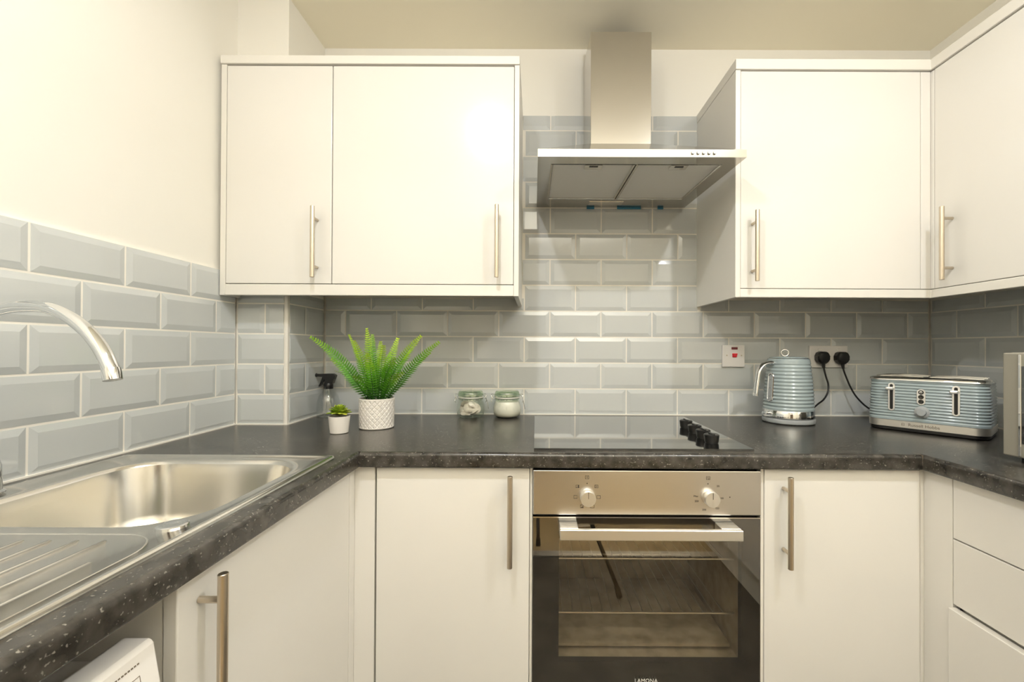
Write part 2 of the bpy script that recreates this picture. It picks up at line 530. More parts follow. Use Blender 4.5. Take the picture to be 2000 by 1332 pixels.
# left wall cabinets
YU = 1.372
CB, CT = 1.385, 2.077
u = thing('wall_cabinet', 'narrow white wall cabinet beside the cream left wall', 'cabinet', (-.83, 1.54, CB))
MB().box(-.992, -.6545, YU + .022, YB + .006, CB, CT).build('carcass', M['carc'], u)
MB().box(-1.010, -.993, YU, YB - .26, 1.338, CT).build('end_panel', M['cabm'], u, bevel=.001)
d = MB().box(-.9915, -.6550, YU + .001, YU + .021, 1.376, 2.0735).build('door', M['cab'], u, bevel=.0018)
handle(d, -.6990, YU + .001, 1.391, 1.614, 0, -1)
u = thing('wall_cabinet', 'wide white wall cabinet next to the cooker hood, over the fern', 'cabinet', (-.36, 1.54, CB))
MB().box(-.6535, -.073, YU + .022, YB + .006, CB, CT).build('carcass', M['carc'], u)
MB().box(-.0715, -.0560, YU - .001, YB + .006, 1.338, CT).build('end_panel', M['cabm'], u, bevel=.001)
d = MB().box(-.6520, -.0730, YU + .001, YU + .021, 1.376, 2.0735).build('door', M['cab'], u, bevel=.0018)
handle(d, -.1240, YU + .001, 1.393, 1.6205, 0, -1)
t = MB().box(-1.010, -.0555, YU - .005, PY - .0, CT + .001, 2.104)
t.box(PX + .003, -.0555, PY, YB + .006, CT + .001, 2.104)
tag(t.build('cornice_board', M['cabm'], bevel=.0015), 'white cornice board capping the pair of wall cabinets over the fern', 'board')
t = MB().box(-.9925, -.0720, YU, YU + .018, 1.3385, 1.3735)
tag(t.build('pelmet_board', M['cabm'], bevel=.0015), 'white pelmet board under the pair of wall cabinets over the fern', 'board')

# right wall cabinets (back run and right run meet in the corner)
YV, XV = 1.375, 1.2600
u = thing('wall_cabinet', 'white wall cabinet above the kettle, right beside the cooker hood', 'cabinet', (.93, 1.54, CB))
MB().box(.6530, 1.26, YV + .022, YB + .006, CB, 2.066).build('carcass', M['carc'], u)
MB().box(.6355, .6515, YV - .001, YB + .006, 1.3385, 2.066).build('end_panel', M['cabm'], u, bevel=.001)
d = MB().box(.6530, 1.2275, YV + .001, YV + .021, 1.3675, 2.0635).build('door', M['cab'], u, bevel=.0018)
handle(d, .6900, YV + .001, 1.3855, 1.608, 0, -1)
MB().box(1.2290, 1.2600, YV + .001, YV + .021, 1.3675, 2.0635).box(XV + .001, XV + .021, 1.3655, YV + .021, 1.3675, 2.0635).build('corner_post', M['cab'], u, bevel=.0018)
u = thing('wall_cabinet', 'white wall cabinet above the microwave on the side wall', 'cabinet', (1.41, 1.05, CB))
MB().box(XV + .022, XR + .006, .75, YV + .02, CB, 2.066).build('carcass', M['carc'], u)
d = MB().box(XV + .001, XV + .021, .762, 1.3640, 1.3675, 2.0635).build('door', M['cab'], u, bevel=.0018)
handle(d, XV + .001, 1.3045, 1.3855, 1.608, -1, 0)
MB().box(XV, XR + .006, .732, .749, 1.3385, 2.066).build('end_panel', M['cabm'], u, bevel=.001)
t = MB()
pl = [(.6345, YV - .005), (XV - .005, YV - .005), (XV - .005, .73), (XR + .006, .73), (XR + .006, YB + .006), (.6345, YB + .006)]
t.loops([[(x, y, 2.067) for x, y in pl], [(x, y, 2.100) for x, y in pl]])
tag(t.build('cornice_board', M['cabm'], bevel=.0015), 'white L-shaped cornice board capping the corner wall cabinets over the kettle', 'board')
pl = [(.6520, YV), (XV, YV), (XV, .75), (XV + .018, .75), (XV + .018, YV + .018), (.6520, YV + .018)]
t = MB().loops([[(x, y, 1.3388) for x, y in pl], [(x, y, 1.3655) for x, y in pl]])
tag(t.build('pelmet_board', M['cabm'], bevel=.0015), 'white L-shaped pelmet board under the corner wall cabinets over the kettle', 'board')

# base cabinets
YD, XD, XE = 1.094, -.459, .987                     # door planes: back run, left run, right run
ZD0, ZD1 = .155, .8685
u = thing('base_cabinet', 'white base cabinet below the sink, next to the washing machine', 'cabinet', (-.73, .8, 0))
MB().box(XL + .01, XD - .022, .574, 1.066, .15, .872 - .17).build('carcass', M['carc'], u)
MB().box(XL + .01, XD - .0205, .5555, .5735, 0, .871).build('side_board', M['carc'], u)
d = MB().box(XD - .019, XD, .5545, 1.0655, ZD0, ZD1).build('door', M['cab'], u, bevel=.0018)
handle(d, XD, .5900, .640, .8632, 1, 0)
MB().box(XD - .019, XD, 1.0685, YD + .019, ZD0, .871).build('corner_post', M['cab'], u, bevel=.0015)
MB().box(XD - .06, XD - .045, .535, YD + .04, 0, .15).build('plinth', M['cabm'], u)
u = thing('base_cabinet', 'white base cabinet left of the oven with handle at its right edge', 'cabinet', (-.2, 1.4, 0))
MB().box(-.405, -.0135, YD + .022, YB, .15, .871).build('carcass', M['carc'], u)
MB().box(XD, -.4075, YD + .002, YD + .019, ZD0, .871).build('corner_post', M['cab'], u, bevel=.0015)
MB().box(-.0132, -.0068, YD + .006, YD + .3, ZD0, .871).build('side_board', M['cabm'], u)
d = MB().box(-.4025, -.0145, YD, YD + .019, ZD0, ZD1).build('door', M['cab'], u, bevel=.0018)
handle(d, -.0620, YD, .6315, .857, 0, -1)
MB().box(XD, .578, YD + .045, YD + .06, 0, .15).build('plinth', M['cabm'], u)
u = thing('base_cabinet', 'white base cabinet right of the oven with handle at its left edge', 'cabinet', (.78, 1.4, 0))
MB().box(.579, .985, YD + .022, YB, .15, .871).build('carcass', M['carc'], u)
MB().box(.5726, .5798, YD + .003, YD + .3, ZD0, .871).build('side_board', M['cabm'], u)
d = MB().box(.5810, .9750, YD, YD + .019, ZD0, ZD1).build('door', M['cab'], u, bevel=.0018)
handle(d, .6285, YD, .632, .8575, 0, -1)
MB().box(.9770, XE, YD + .002, YD + .019, ZD0, .871).build('corner_post', M['cab'], u, bevel=.0015)
MB().box(.580, XE, YD + .045, YD + .06, 0, .15).build('plinth', M['cabm'], u)
u = thing('drawer_unit', 'white three-drawer base unit below the microwave', 'drawers', (1.27, .72, 0))
MB().box(XE + .022, XR, .42, 1.018, .15, .871).build('carcass', M['carc'], u)
MB().box(XE, XE + .019, 1.0225, YD + .019, ZD0, .871).build('corner_post', M['cab'], u, bevel=.0015)
for i, (a, b, o) in enumerate(((.7295, .871, 0), (.5745, .7265, 0), (ZD0, .5665, -.012))):
    d = MB().box(XE + o, XE + .019 + o, .423, 1.0205, a, b).build('drawer', M['cab'], u, bevel=.0015)
    zc = b - .06
    hb = MB().cyl((XE + o - .033, .62, zc), (XE + o - .033, .80, zc), .0066, 20)
    for yy in (.65, .77): hb.cyl((XE + o, yy, zc), (XE + o - .033, yy, zc), .0046, 14)
    hb.build('handle', M['nickel'], d, label='brushed nickel bar handle')
MB().box(XE + .045, XE + .06, .42, YD + .04, 0, .15).build('plinth', M['cabm'], u)
u = thing('base_cabinet', 'white base cabinet past the drawers, seen mirrored in the oven door', 'cabinet', (1.27, -.04, 0))
MB().box(XE + .022, XR, -.48, .417, .15, .871).build('carcass', M['carc'], u)
MB().box(XE + .045, XE + .06, -.48, .417, 0, .15).build('plinth', M['cabm'], u)
for a, b, hy in ((-.478, -.033, -.08), (-.030, .4185, .02)):
    d = MB().box(XE, XE + .019, a, b, ZD0, ZD1).build('door', M['cab'], u, bevel=.0015)
    handle(d, XE, hy, .632, .8575, -1, 0)

# ------------------------------------------------------------------ washing machine
u = thing('washing_machine', 'white washing machine standing under the draining board', 'washer', (-.74, .23, 0))
WX, WY0, WY1 = -.452, -.07, .5115
MB().box(-.97, -.490, WY0 + .004, WY1 - .004, .012, .805).build('body', M['whitep'], u, bevel=.006)
pr = [(-.4870, .70), (-.4400, .70), (-.4400, .760), (-.4420, .779), (-.4500, .8235), (-.4530, .8275), (-.4560, .8285), (-.4870, .8285)]
MB().loops([[(x, WY0, z) for x, z in pr], [(x, WY1, z) for x, z in pr]]).build('control_panel', M['whitep'], u, bevel=.0025)
MB().box(-.492, -.455, WY0 + .003, WY1 - .003, .06, .695).build('front_panel', M['whitep'], u, bevel=.006)
me = MB().tube([(-.45, .227 + .17 * math.cos(a), .40 + .17 * math.sin(a)) for a in [2 * math.pi * k / 48 for k in range(49)]], .022, 12)
me.build('door_ring', M['whitep'], u)
MB().lathe([(.0, -.012), (.09, -.008), (.14, .0), (.15, .012)], 0, 0, 40, False, False)
dd = MB().loops([[(-.452 + dx, .227 + rr * math.cos(2 * math.pi * k / 40), .40 + rr * math.sin(2 * math.pi * k / 40)) for k in range(40)] for rr, dx in ((.15, 0), (.14, .012), (.10, .022), (.04, .026))])
dd.build('door_glass', M['blackg'], u)
def face_x(z): return -.4420 - (z - .779) * (.0080 / .0445)
mk = MB()
def fbox(y0, y1, z0, z1, mb): 
    a_, b_ = face_x(z0), face_x(z1)
    mb.loops([[(a_ - .001, y0, z0), (a_ - .001, y1, z0), (a_ + .0004, y1, z0), (a_ + .0004, y0, z0)], [(b_ - .001, y0, z1), (b_ - .001, y1, z1), (b_ + .0004, y1, z1), (b_ + .0004, y0, z1)]])
for k in range(11):
    fbox(.4500 + k * .0037, .4524 + k * .0037, .8130, .8145, mk)
fbox(.446, .4880, .8005, .8010, mk); fbox(.4875, .4880, .760, .8010, mk); fbox(.446, .4465, .760, .8010, mk)
mk.build('panel_print', M['bprint'], u, smooth=0)
mk = MB()
fbox(.4600, .4650, .790, .8060, mk)
mk.build('panel_mark', M['purple'], u, smooth=0)

# ------------------------------------------------------------------ sink
u = thing('kitchen_sink', 'stainless steel inset sink with draining board in the worktop', 'sink', (-.73, .55, .76))
SX0, SX1, SY0, SY1 = -.978, -.477, .06, 1.033
bcx, bcy = -.7135, .8075
bh = (.1915, .1775)
def sd_rr(px, py, cx, cy, hx, hy, r):
    qx, qy = abs(px - cx) - hx + r, abs(py - cy) - hy + r
    return math.hypot(max(qx, 0), max(qy, 0)) + min(max(qx, qy), 0) - r
def ray_rr(a, cx, cy, hx, hy, r):
    lo, hi = 0, 3
    for _ in range(40):
        m_ = (lo + hi) / 2
        if sd_rr(bcx + m_ * math.cos(a), bcy + m_ * math.sin(a), cx, cy, hx, hy, r) < 0: lo = m_
        else: hi = m_
    return (bcx + lo * math.cos(a), bcy + lo * math.sin(a))
angs = sorted([2 * math.pi * k / 144 for k in range(144)] + [math.atan2(yy - bcy, xx - bcx) % (2 * math.pi) for xx in (SX0 + .002, SX1 - .002) for yy in (SY0 + .002, SY1 - .002)])
ocx, ocy, ohx, ohy = (SX0 + SX1) / 2, (SY0 + SY1) / 2, (SX1 - SX0) / 2, (SY1 - SY0) / 2
def outer(dz, inset, r): return [(*ray_rr(a, ocx, ocy, ohx - inset, ohy - inset, r), .91 + dz) for a in angs]
def bowl(z, inset, r): return [(*ray_rr(a, bcx, bcy, bh[0] - inset, bh[1] - inset, r), z) for a in angs]
rim = MB().loops([outer(.0002, 0, .012), outer(.0045, .0015, .012), outer(.0058, .006, .011), outer(.0050, .013, .010), outer(.0028, .016, .008),
                  bowl(.9128, -.016, .105), bowl(.9122, -.010, .10), bowl(.9100, -.004, .095), bowl(.9045, 0, .09)], False, False)
rim.build('rim_plate', M['sink'], u, smooth=60)
bw = MB().loops([bowl(.9045, 0, .09), bowl(.88, .004, .088), bowl(.80, .014, .085), bowl(.772, .022, .08), bowl(.757, .040, .07), bowl(.752, .065, .055), bowl(.750, .12, .03)], False, True)
bw.build('bowl', M['sink'], u, smooth=60)
MB().lathe([(.045, .7502), (.044, .7535), (.036, .7545), (.030, .7525), (.012, .7522)], bcx, bcy, 36, False, True).build('waste', M['chrome'], u)
for i in range(6):
    x = -.573 - .0368 * i
    y1 = .577 if i else .577
    pts = [(x, y, .9128) for y in (.10, .3, y1 - .004)] + [(x, y1, .9118)]
    MB().tube(pts, [.0023, .0023, .0023, .001], 10).build('drainer_rib', M['sink'], u)
MB().tube([(-.534, .10, .9128), (-.534, .515, .9128), (-.534, .52, .9115)], [.0023, .0023, .001], 10).build('drainer_rib', M['sink'], u)
ol = [(-.503, .09), (-.503, .49)] + [(-.563 + .06 * math.cos(a), .535 + .062 * math.sin(a)) for a in [k / 10 * math.pi / 2 for k in range(11)]] + [(-.80, .597), (-.82, .58), (-.82, .09)]
MB().tube([(x, y, .9120) for x, y in ol], .0016, 8).build('drainer_edge', M['sink'], u)
MB().lathe([(.0195, .912), (.0195, .9165), (.017, .9178), (.010, .9165), (.003, .9162)], -.5225, .6215, 36).build('waste_knob', M['chrome'], u)

u = thing('mixer_tap', 'chrome swan-neck mixer tap reaching over the sink', 'tap', (-.945, .74, .914))
sp = spline([(-.952, .741, .975), (-.954, .741, 1.06), (-.956, .741, 1.140), (-.952, .737, 1.196), (-.918, .725, 1.2265), (-.868, .7085, 1.2350), (-.820, .693, 1.2365), (-.765, .674, 1.2325), (-.712, .656, 1.2165), (-.668, .641, 1.194), (-.636, .630, 1.168), (-.619, .624, 1.146), (-.6145, .6225, 1.138)], 8)
MB().tube(sp, .0097, 28).build('spout', M['chrome'], u, smooth=60)
MB().tube([(-.6150, .6226, 1.1395), (-.6128, .622, 1.1335), (-.6105, .6212, 1.124)], [.0110, .0112, .0110], 28).build('aerator', M['chrome'], u)
MB().lathe([(.027, .9165), (.027, .919), (.023, .922), (.022, .965), (.019, .975), (.012, .98)], -.952, .741, 36).build('body', M['chrome'], u)
MB().tube([(-.952, .741, .945), (-.952, .696, .955), (-.952, .671, .985)], [.009, .007, .005], 14).build('lever', M['chrome'], u)

# ------------------------------------------------------------------ hob and oven
u = thing('electric_hob', 'black glass hob set in the worktop below the cooker hood', 'hob', (.28, 1.375, .91))
HX0, HX1, HY0, HY1 = -.0035, .5640, 1.112, 1.640
MB().box(HX0, HX1, HY0, HY1, .9102, .9152).build('glass_plate', M['blackg'], u)
for i, (x, y) in enumerate(((.4835, 1.185), (.4865, 1.252), (.4895, 1.327), (.4925, 1.412))):
    k = MB().lathe([(.0165, .9153), (.0185, .919), (.0195, .930), (.0205, .9375), (.018, .9395), (.006, .9385)], x, y, 32)
    o = k.build('knob', M['black'], u)
    MB().box(x - .003, x + .003, y - .0185, y + .0185, .9385, .9425).build('grip', M['black'], o, bevel=.0012)

u = thing('built_in_oven', 'stainless built-in oven with dark glass door under the hob', 'oven', (.283, 1.4, .2))
OX0, OX1 = -.0055, .5715
# housing body with open cavity
cv = MB()
CX0, CX1, CZ0, CZ1, CYB = .045, .535, .36, .695, 1.50
cv.add([(CX0, YD + .045, CZ0), (CX1, YD + .045, CZ0), (CX1, YD + .045, CZ1), (CX0, YD + .045, CZ1), (CX0, CYB, CZ0), (CX1, CYB, CZ0), (CX1, CYB, CZ1), (CX0, CYB, CZ1)],
       [(0, 1, 5, 4), (3, 2, 6, 7), (0, 3, 7, 4), (1, 2, 6, 5), (4, 5, 6, 7)])
cv.build('cavity', M['enamel'], u, smooth=0)
MB().box(OX0, OX1, YD + .03, YD + .044, .235, CZ0).box(OX0, CX0, YD + .03, YD + .044, CZ0, CZ1).box(CX1, OX1, YD + .03, YD + .044, CZ0, CZ1).box(OX0, OX1, YD + .03, YD + .044, CZ1, .752).build('front_frame', M['dark'], u)
for zr in (.468, .612):
    rk = MB()
    rk.tube([(CX0 + .004, YD + .06, zr), (CX1 - .004, YD + .06, zr)], .003, 8)
    rk.tube([(CX0 + .004, CYB - .02, zr), (CX1 - .004, CYB - .02, zr)], .003, 8)
    for k in range(17):
        x = CX0 + .03 + k * (CX1 - CX0 - .06) / 16
        rk.tube([(x, YD + .06, zr), (x, CYB - .02, zr)], .0014, 6)
    rk.build('oven_rack', M['alu'], u)
MB().box(CX0 + .01, CX1 - .01, YD + .07, CYB - .01, CZ0 + .012, CZ0 + .020).build('oven_tray', M['enamel'], u)
MB().box(OX0, OX1, YD - .002, YD + .022, .7515, .8640).build('fascia', M['steelf'], u, bevel=.002)
MB().box(OX0 + .006, OX1 - .004, YD + .012, YD + .03, .740, .7515).box(OX0, OX1, YD + .02, YD + .03, .864, .872).build('vent_gap', M['dark'], u)
# door: black printed border round a see-through window, glass sheet in front
WX0, WX1, WZ0, WZ1 = .061, .5255, .378, .690
dr = MB().box(OX0, WX0, YD + .004, YD + .022, .215, .7435).box(WX1, OX1, YD + .004, YD + .022, .215, .7435).box(WX0, WX1, YD + .004, YD + .022, .215, WZ0).box(WX0, WX1, YD + .004, YD + .022, WZ1, .7435)
door = dr.build('oven_door', M['dark'], u)
MB().box(OX0, OX1, YD - .0005, YD + .0035, .215, .7435).build('door_glass', M['ovglass'], door, bevel=.0008, seg=1)
MB().box(OX0, OX1, YD - .0015, YD + .020, .7436, .7465).build('top_edge', M['steel'], door)
hz0, hz1, hy = .7095, .7345, YD - .054
hb = MB().box(.0605, .5025, hy, hy + .012, hz0, hz1)
hb.box(.0605, .106, hy + .012, YD - .0006, hz0 + .003, hz1).box(.455, .5025, hy + .012, YD - .0006, hz0 + .003, hz1)
hb.build('handle', M['alu'], door, bevel=.001, seg=1)
front_text('lettering', 'LAMONA', .0135, .2825, YD - .0008, .3335, M['wprint'], door, 1.05)
for kx, hand in ((.1325, 0), (.4415, 1)):
    kz = .7972
    def P2(r_, dy): return [(kx + r_ * math.cos(2 * math.pi * k / 40), YD - .002 - dy, kz + r_ * math.sin(2 * math.pi * k / 40)) for k in range(40)]
    kb = MB().loops([P2(.0185, 0), P2(.0192, .004), P2(.0188, .020), P2(.0180, .0215)])
    o = kb.build('dial_knob', M['alu'], u, smooth=30)
    MB().box(kx - .0005, kx + .0005, YD - .0243, YD - .0230, kz + .002, kz + .0185).build('pointer', M['print_'], o)
def mark(x, z, body=None, w_=.0095, h_=.0085, fill=False, inner=None):
    """printed symbol on the fascia: outlined square with a stroke inside"""
    y0, y1, s_ = YD - .0024, YD - .0019, .0008
    mb = MB()
    mb.box(x - w_ / 2, x + w_ / 2, y0, y1, z + h_ / 2 - s_, z + h_ / 2).box(x - w_ / 2, x + w_ / 2, y0, y1, z - h_ / 2, z - h_ / 2 + s_)
    mb.box(x - w_ / 2, x - w_ / 2 + s_, y0, y1, z - h_ / 2 + s_, z + h_ / 2 - s_).box(x + w_ / 2 - s_, x + w_ / 2, y0, y1, z - h_ / 2 + s_, z + h_ / 2 - s_)
    for (a, b, c, d_) in inner or (): mb.box(x + a, x + b, y0, y1, z + c, z + d_)
    mb.build('dial_mark', M['print_'], u, smooth=0)
def dot(x, z, r_=.0013):
    MB().loops([[(x + r_ * math.cos(2 * math.pi * k / 12), y, z + r_ * math.sin(2 * math.pi * k / 12)) for k in range(12)] for y in (YD - .0019, YD - .0024)]).build('dial_mark', M['print_'], u)
kz = .7972
mark(.1312, kz + .0495, inner=((-.0006, .0006, -.002, .0022),)); dot(.1312, kz + .034)
mark(.1070, kz + .0265, None, .0085, .0075, inner=((.0012, .0030, -.003, .003), (-.003, .001, -.001, -.0004)))
mark(.1548, kz + .0265, None, .0090, .0080, inner=((-.002, -.0012, -.003, .003), (-.001, .003, -.0004, .0004)))
mark(.1020, kz - .0003, None, .0090, .0085)
mark(.1605, kz - .0003, None, .0095, .0085)
mark(.1185, kz - .0240, None, .0085, .0080, inner=((.0005, .002, -.003, .0005), (-.001, .0005, -.003, -.001)))
mark(.1445, kz - .0240, None, .0100, .0080)
mark(.4375, kz + .0490, inner=((-.002, .002, .0012, .0019), (-.0022, -.0014, -.001, .0014), (-.001, .0018, -.0026, -.0018), (.0012, .0019, -.002, .0004)))
dot(.4370, kz + .0345); dot(.4925, kz + .0010)
for s_, x, z in (('50', .4625, .0285), ('100', .4715, -.0020), ('150', .4605, -.0275), ('200', .4275, -.0310), ('250', .4085, -.0095), ('Max', .4065, .0030)):
    front_text('dial_number', s_, .0068, x, YD - .0021, kz + z, M['print_'], u)

# ------------------------------------------------------------------ cooker hood
u = thing('cooker_hood', 'stainless chimney cooker hood on the tiled wall above the hob', 'hood', (.305, 1.48, 1.73))
X0, X1, Y0, Y1 = .0035, .6105, 1.250, 1.700
XB0, XB1 = .001, .584                               # back edge is a little narrower on the right
ZB, ZM, ZC = 1.7305, 1.7530, 1.905
def quad(x0, x1, xb0, xb1, y0, y1, z): return [(x0, y0, z), (x1, y0, z), (xb1, y1, z), (xb0, y1, z)]
cn = MB()
cn.loops([quad(X0, X1, XB0, XB1, Y0, Y1, ZB), quad(X0, X1, XB0, XB1, Y0, Y1, ZM), quad(.192, .408, .188, .408, 1.535, Y1, ZC)], False, True)
# underside frame round the recessed filters
FX0, FX1, FB0, FB1, FY0, FY1 = .043, .5625, .040, .545, 1.300, 1.605
a = quad(X0, X1, XB0, XB1, Y0, Y1, ZB); b = quad(FX0, FX1, FB0, FB1, FY0, FY1, ZB); c = quad(FX0, FX1, FB0, FB1, FY0, FY1, ZB + .012)
cn.loops([a, b, c], False, False)
cn.build('canopy', M['canopy'], u, smooth=0)
def filt(xa0, xa1, xb0, xb1):
    f = MB().loops([quad(xa0, xa1, xb0, xb1, FY0 + .002, FY1 - .002, ZB + .003), quad(xa0, xa1, xb0, xb1, FY0 + .002, FY1 - .002, ZB + .010)])
    o = f.build('grease_filter', M['mesh'], u, smooth=0)
    e = .004
    fr_ = MB()
    P4 = quad(xa0, xa1, xb0, xb1, FY0 + .002, FY1 - .002, ZB + .0025)
    for i in range(4):
        p, q = Vector(P4[i]), Vector(P4[(i + 1) % 4]); fr_.cyl(p, q, e, 6)
    fr_.build('filter_frame', M['steel'], o)
    xm = (xa0 + xa1) / 2
    MB().box(xm - .024, xm + .030, FY0 + .008, FY0 + .040, ZB - .0005, ZB + .003).build('latch_plate', M['steel'], o, bevel=.001, seg=1)
    MB().box(xm - .010, xm + .016, FY0 + .013, FY0 + .022, ZB - .0015, ZB).build('latch', M['black'], o)
filt(FX0 + .003, .297, FB0 + .003, .289)
filt(.307, FX1 - .003, .299, FB1 - .003)
ch = MB().loops([[(.192, 1.5325, z), (.408, 1.5325, z), (.408, Y1 + .004, z), (.1855, Y1 + .004, z)] for z in (ZC - .01, 2.3045)], False, True)
ch.build('chimney', M['steel'], u, bevel=.0012, seg=1)
for i in range(5):
    x = .4535 + i * .0158
    MB().loops([[(x + r_ * math.cos(2 * math.pi * k / 20), y, 1.7425 + r_ * math.sin(2 * math.pi * k / 20)) for k in range(20)] for y, r_ in ((Y0 + .001, .0052), (Y0 - .003, .0050), (Y0 - .0045, .0040))]).build('button', M['chrome'], u)
for x0, x1 in ((.198, .228), (.318, .412), (.478, .500)):
    MB().box(x0, x1, 1.694, 1.7005, ZB - .0075, ZB - .0002).build('film_scrap', M['film'], u, bevel=.001, seg=1, label='scrap of blue protective film')
MB().box(.2, .33, 1.63, 1.668, ZB - .002, ZB + .001).build('lamp_cover', M['steel'], u, bevel=.001)

# ------------------------------------------------------------------ switch, socket, plugs
YW = YB - .0002
u = thing('cooker_switch', 'square white cooker switch with red rocker on the tiles', 'switch', (.778, YW, 1.1023))
MB().box(.7345, .8215, YW - .0095, YW, 1.1025, 1.1885).build('face_plate', M['whitep'], u, bevel=.002)
MB().box(.7690, .7935, YW - .011, YW - .0092, 1.1710, 1.1805).build('neon_lens', M['dred'], u, bevel=.0008, seg=1)
pl = [(.7725, 1.1405), (.7885, 1.1405), (.7925, 1.1560), (.7720, 1.1560)]
MB().loops([[(x, YW - .0092, z) for x, z in pl], [(x, YW - .0135, z) for x, z in pl]]).build('rocker', M['red'], u, bevel=.001, seg=1)
for x in (.7510, .8085):
    MB().cyl((x, YW - .0094, 1.1480), (x, YW - .0102, 1.1480), .0028, 12).build('screw', M['nickel'], u)
u = thing('wall_socket', 'double white wall socket with two black plugs in it', 'socket', (1.152, YW, 1.1021))
MB().box(1.0775, 1.2260, YW - .0095, YW, 1.1022, 1.1880).build('face_plate', M['whitep'], u, bevel=.002)
for x in (1.116, 1.190):
    MB().box(x - .0075, x + .0075, YW - .0125, YW - .0092, 1.166, 1.178).build('rocker', M['whitep'], u, bevel=.0012, seg=1)
MB().box(1.1525, 1.1595, YW - .0099, YW - .0094, 1.1445, 1.1453).build('print_line', M['print_'], u)

def plug(parent, x, z, conv):
    y0, y1 = YW - .0096, YW - .040
    p = [(-.024, .008), (-.018, .021), (-.010, .0245), (.010, .0245), (.018, .021), (.024, .008), (.0235, -.008), (.016, -.019), (.009, -.024), (-.009, -.024), (-.016, -.019), (-.0235, -.008)]
    ls = [[conv((x + a * s_, y, z + b * s_)) for a, b in p] for y, s_ in ((y0, .96), (y0 - .008, 1.0), (y1 + .008, .98), (y1, .82))]
    o = MB().loops(ls).build('plug', M['black'], parent, bevel=.002)
    return o

# ------------------------------------------------------------------ kettle
kx, ky = .9135, 1.560
u = thing('electric_kettle', 'pale blue ribbed electric kettle with chrome handle on the worktop', 'kettle', (kx, ky, .91))
MB().lathe([(.079, .9105), (.0835, .914), (.085, .921), (.084, .9275), (.080, .929)], kx, ky, 56).build('power_base', M['grey'], u)
MB().lathe([(.080, .930), (.0825, .932), (.0825, .9565), (.0815, .958)], kx, ky, 56).build('chrome_band', M['chrome'], u)
pf = []
N = 132
for k in range(N + 1):
    t = k / N
    z = .958 + t * .178
    r_ = .0815 - .0035 * t - .0105 * t ** 2.2
    if .03 < t < .93: r_ += .0011 * math.cos((t - .03) / .90 * 13 * 2 * math.pi) - .0006
    pf.append((r_, z))
pf += [(.066, 1.1385), (.062, 1.1400)]
MB().lathe(pf, kx, ky, 72).build('ribbed_body', M['blue'], u, smooth=70)
l = MB().lathe([(.0605, 1.1395), (.0605, 1.1435), (.056, 1.1455), (.02, 1.1465), (.004, 1.147)], kx, ky, 48).build('lid', M['blue'], u)
MB().tube([(kx - .012 + .0115 * math.cos(a), ky - .006 * math.cos(a) * .5, 1.1600 + .0115 * math.sin(a)) for a in [2 * math.pi * k / 28 for k in range(29)]], .0035, 10).build('lid_ring', M['chrome'], l)
MB().lathe([(.063, 1.1375), (.0655, 1.1395), (.0635, 1.1415), (.0600, 1.1410)], kx, ky, 48, False, False).build('lid_rim', M['chrome'], u)
hp = spline([(kx - .058, ky - .018, 1.124), (kx - .078, ky - .022, 1.124), (kx - .104, ky - .026, 1.117), (kx - .120, ky - .028, 1.096), (kx - .127, ky - .029, 1.060), (kx - .132, ky - .030, 1.024), (kx - .133, ky - .030, 1.008)], 8)
hm = MB()
ls = []
for i, p in enumerate(hp):
    d_ = (Vector(hp[min(i + 1, len(hp) - 1)]) - Vector(hp[max(i - 1, 0)])).normalized()
    s1 = Vector((.23, -.97, 0)); s1 = (s1 - d_ * s1.dot(d_)).normalized(); n1 = d_.cross(s1)
    ls.append([Vector(p) + s1 * .0115 * math.cos(a) + n1 * .0072 * math.sin(a) for a in [2 * math.pi * k / 20 for k in range(20)]])
hm.loops(ls).build('handle', M['chrome'], u, smooth=60)
# water window on the handle side, bent round the body
def on_body(ang, z, out):
    t = max(0, (z - .958) / .178)
    r_ = .0815 - .0035 * t - .0105 * t ** 2.2 + out
    return (kx + r_ * math.cos(ang), ky + r_ * math.sin(ang), z)
AW = math.atan2(-.27, -.963)
ring, pane = [], []
for k in range(40):
    a = 2 * math.pi * k / 40
    zz = (1.0380 + (.036 if math.sin(a) > 0 else -.036)) + .0125 * math.sin(a)
    ring.append(on_body(AW + math.cos(a) * .135, zz, .0012))
MB().tube(ring + [ring[0]], .0032, 8).build('window_frame', M['chrome'], u)
g = [[on_body(AW - .11 + .22 * i / 6, .994 + .088 * j / 8, .0022) for i in range(7)] for j in range(9)]
pm = MB(); pm.loops(g, False, False, closed=False); pm.build('water_window', M['grey'], u)
for zz in (1.005, 1.035, 1.065):
    MB().tube([on_body(AW - .03, zz, .0026), on_body(AW + .03, zz, .0026)], .0008, 6).build('level_mark', M['bprint'], u)
sa = AW - .02
MB().tube([on_body(sa, .9465, -.002), on_body(sa, .9465, .010)], .0062, 14).build('switch_collar', M['chrome'], u)
s0 = Vector(on_body(sa, .9465, .008)); s1 = s0 + Vector((-.020, -.004, .001))
MB().tube([s0, s1], [.0032, .0045], 12).build('switch_lever', M['chrome'], u)
cp = spline([(1.1180, YW - .030, 1.106), (1.1195, YW - .031, 1.092), (1.1245, YW - .034, 1.066), (1.1300, YW - .038, 1.038), (1.1240, YW - .044, 1.008), (1.1020, YW - .054, .982), (1.0700, YW - .066, .964), (1.03, YW - .085, .940), (.99, 1.585, .918)], 8)
cb = MB().tube(cp, .0032, 10).build('power_cord', M['black'], u)
pg = plug(cb, 1.1170, 1.1405, lambda p: p)
MB().tube([(1.1175, YW - .028, 1.120), (1.1182, YW - .030, 1.100)], [.0072, .0045], 12).build('cord_grip', M['black'], cb)

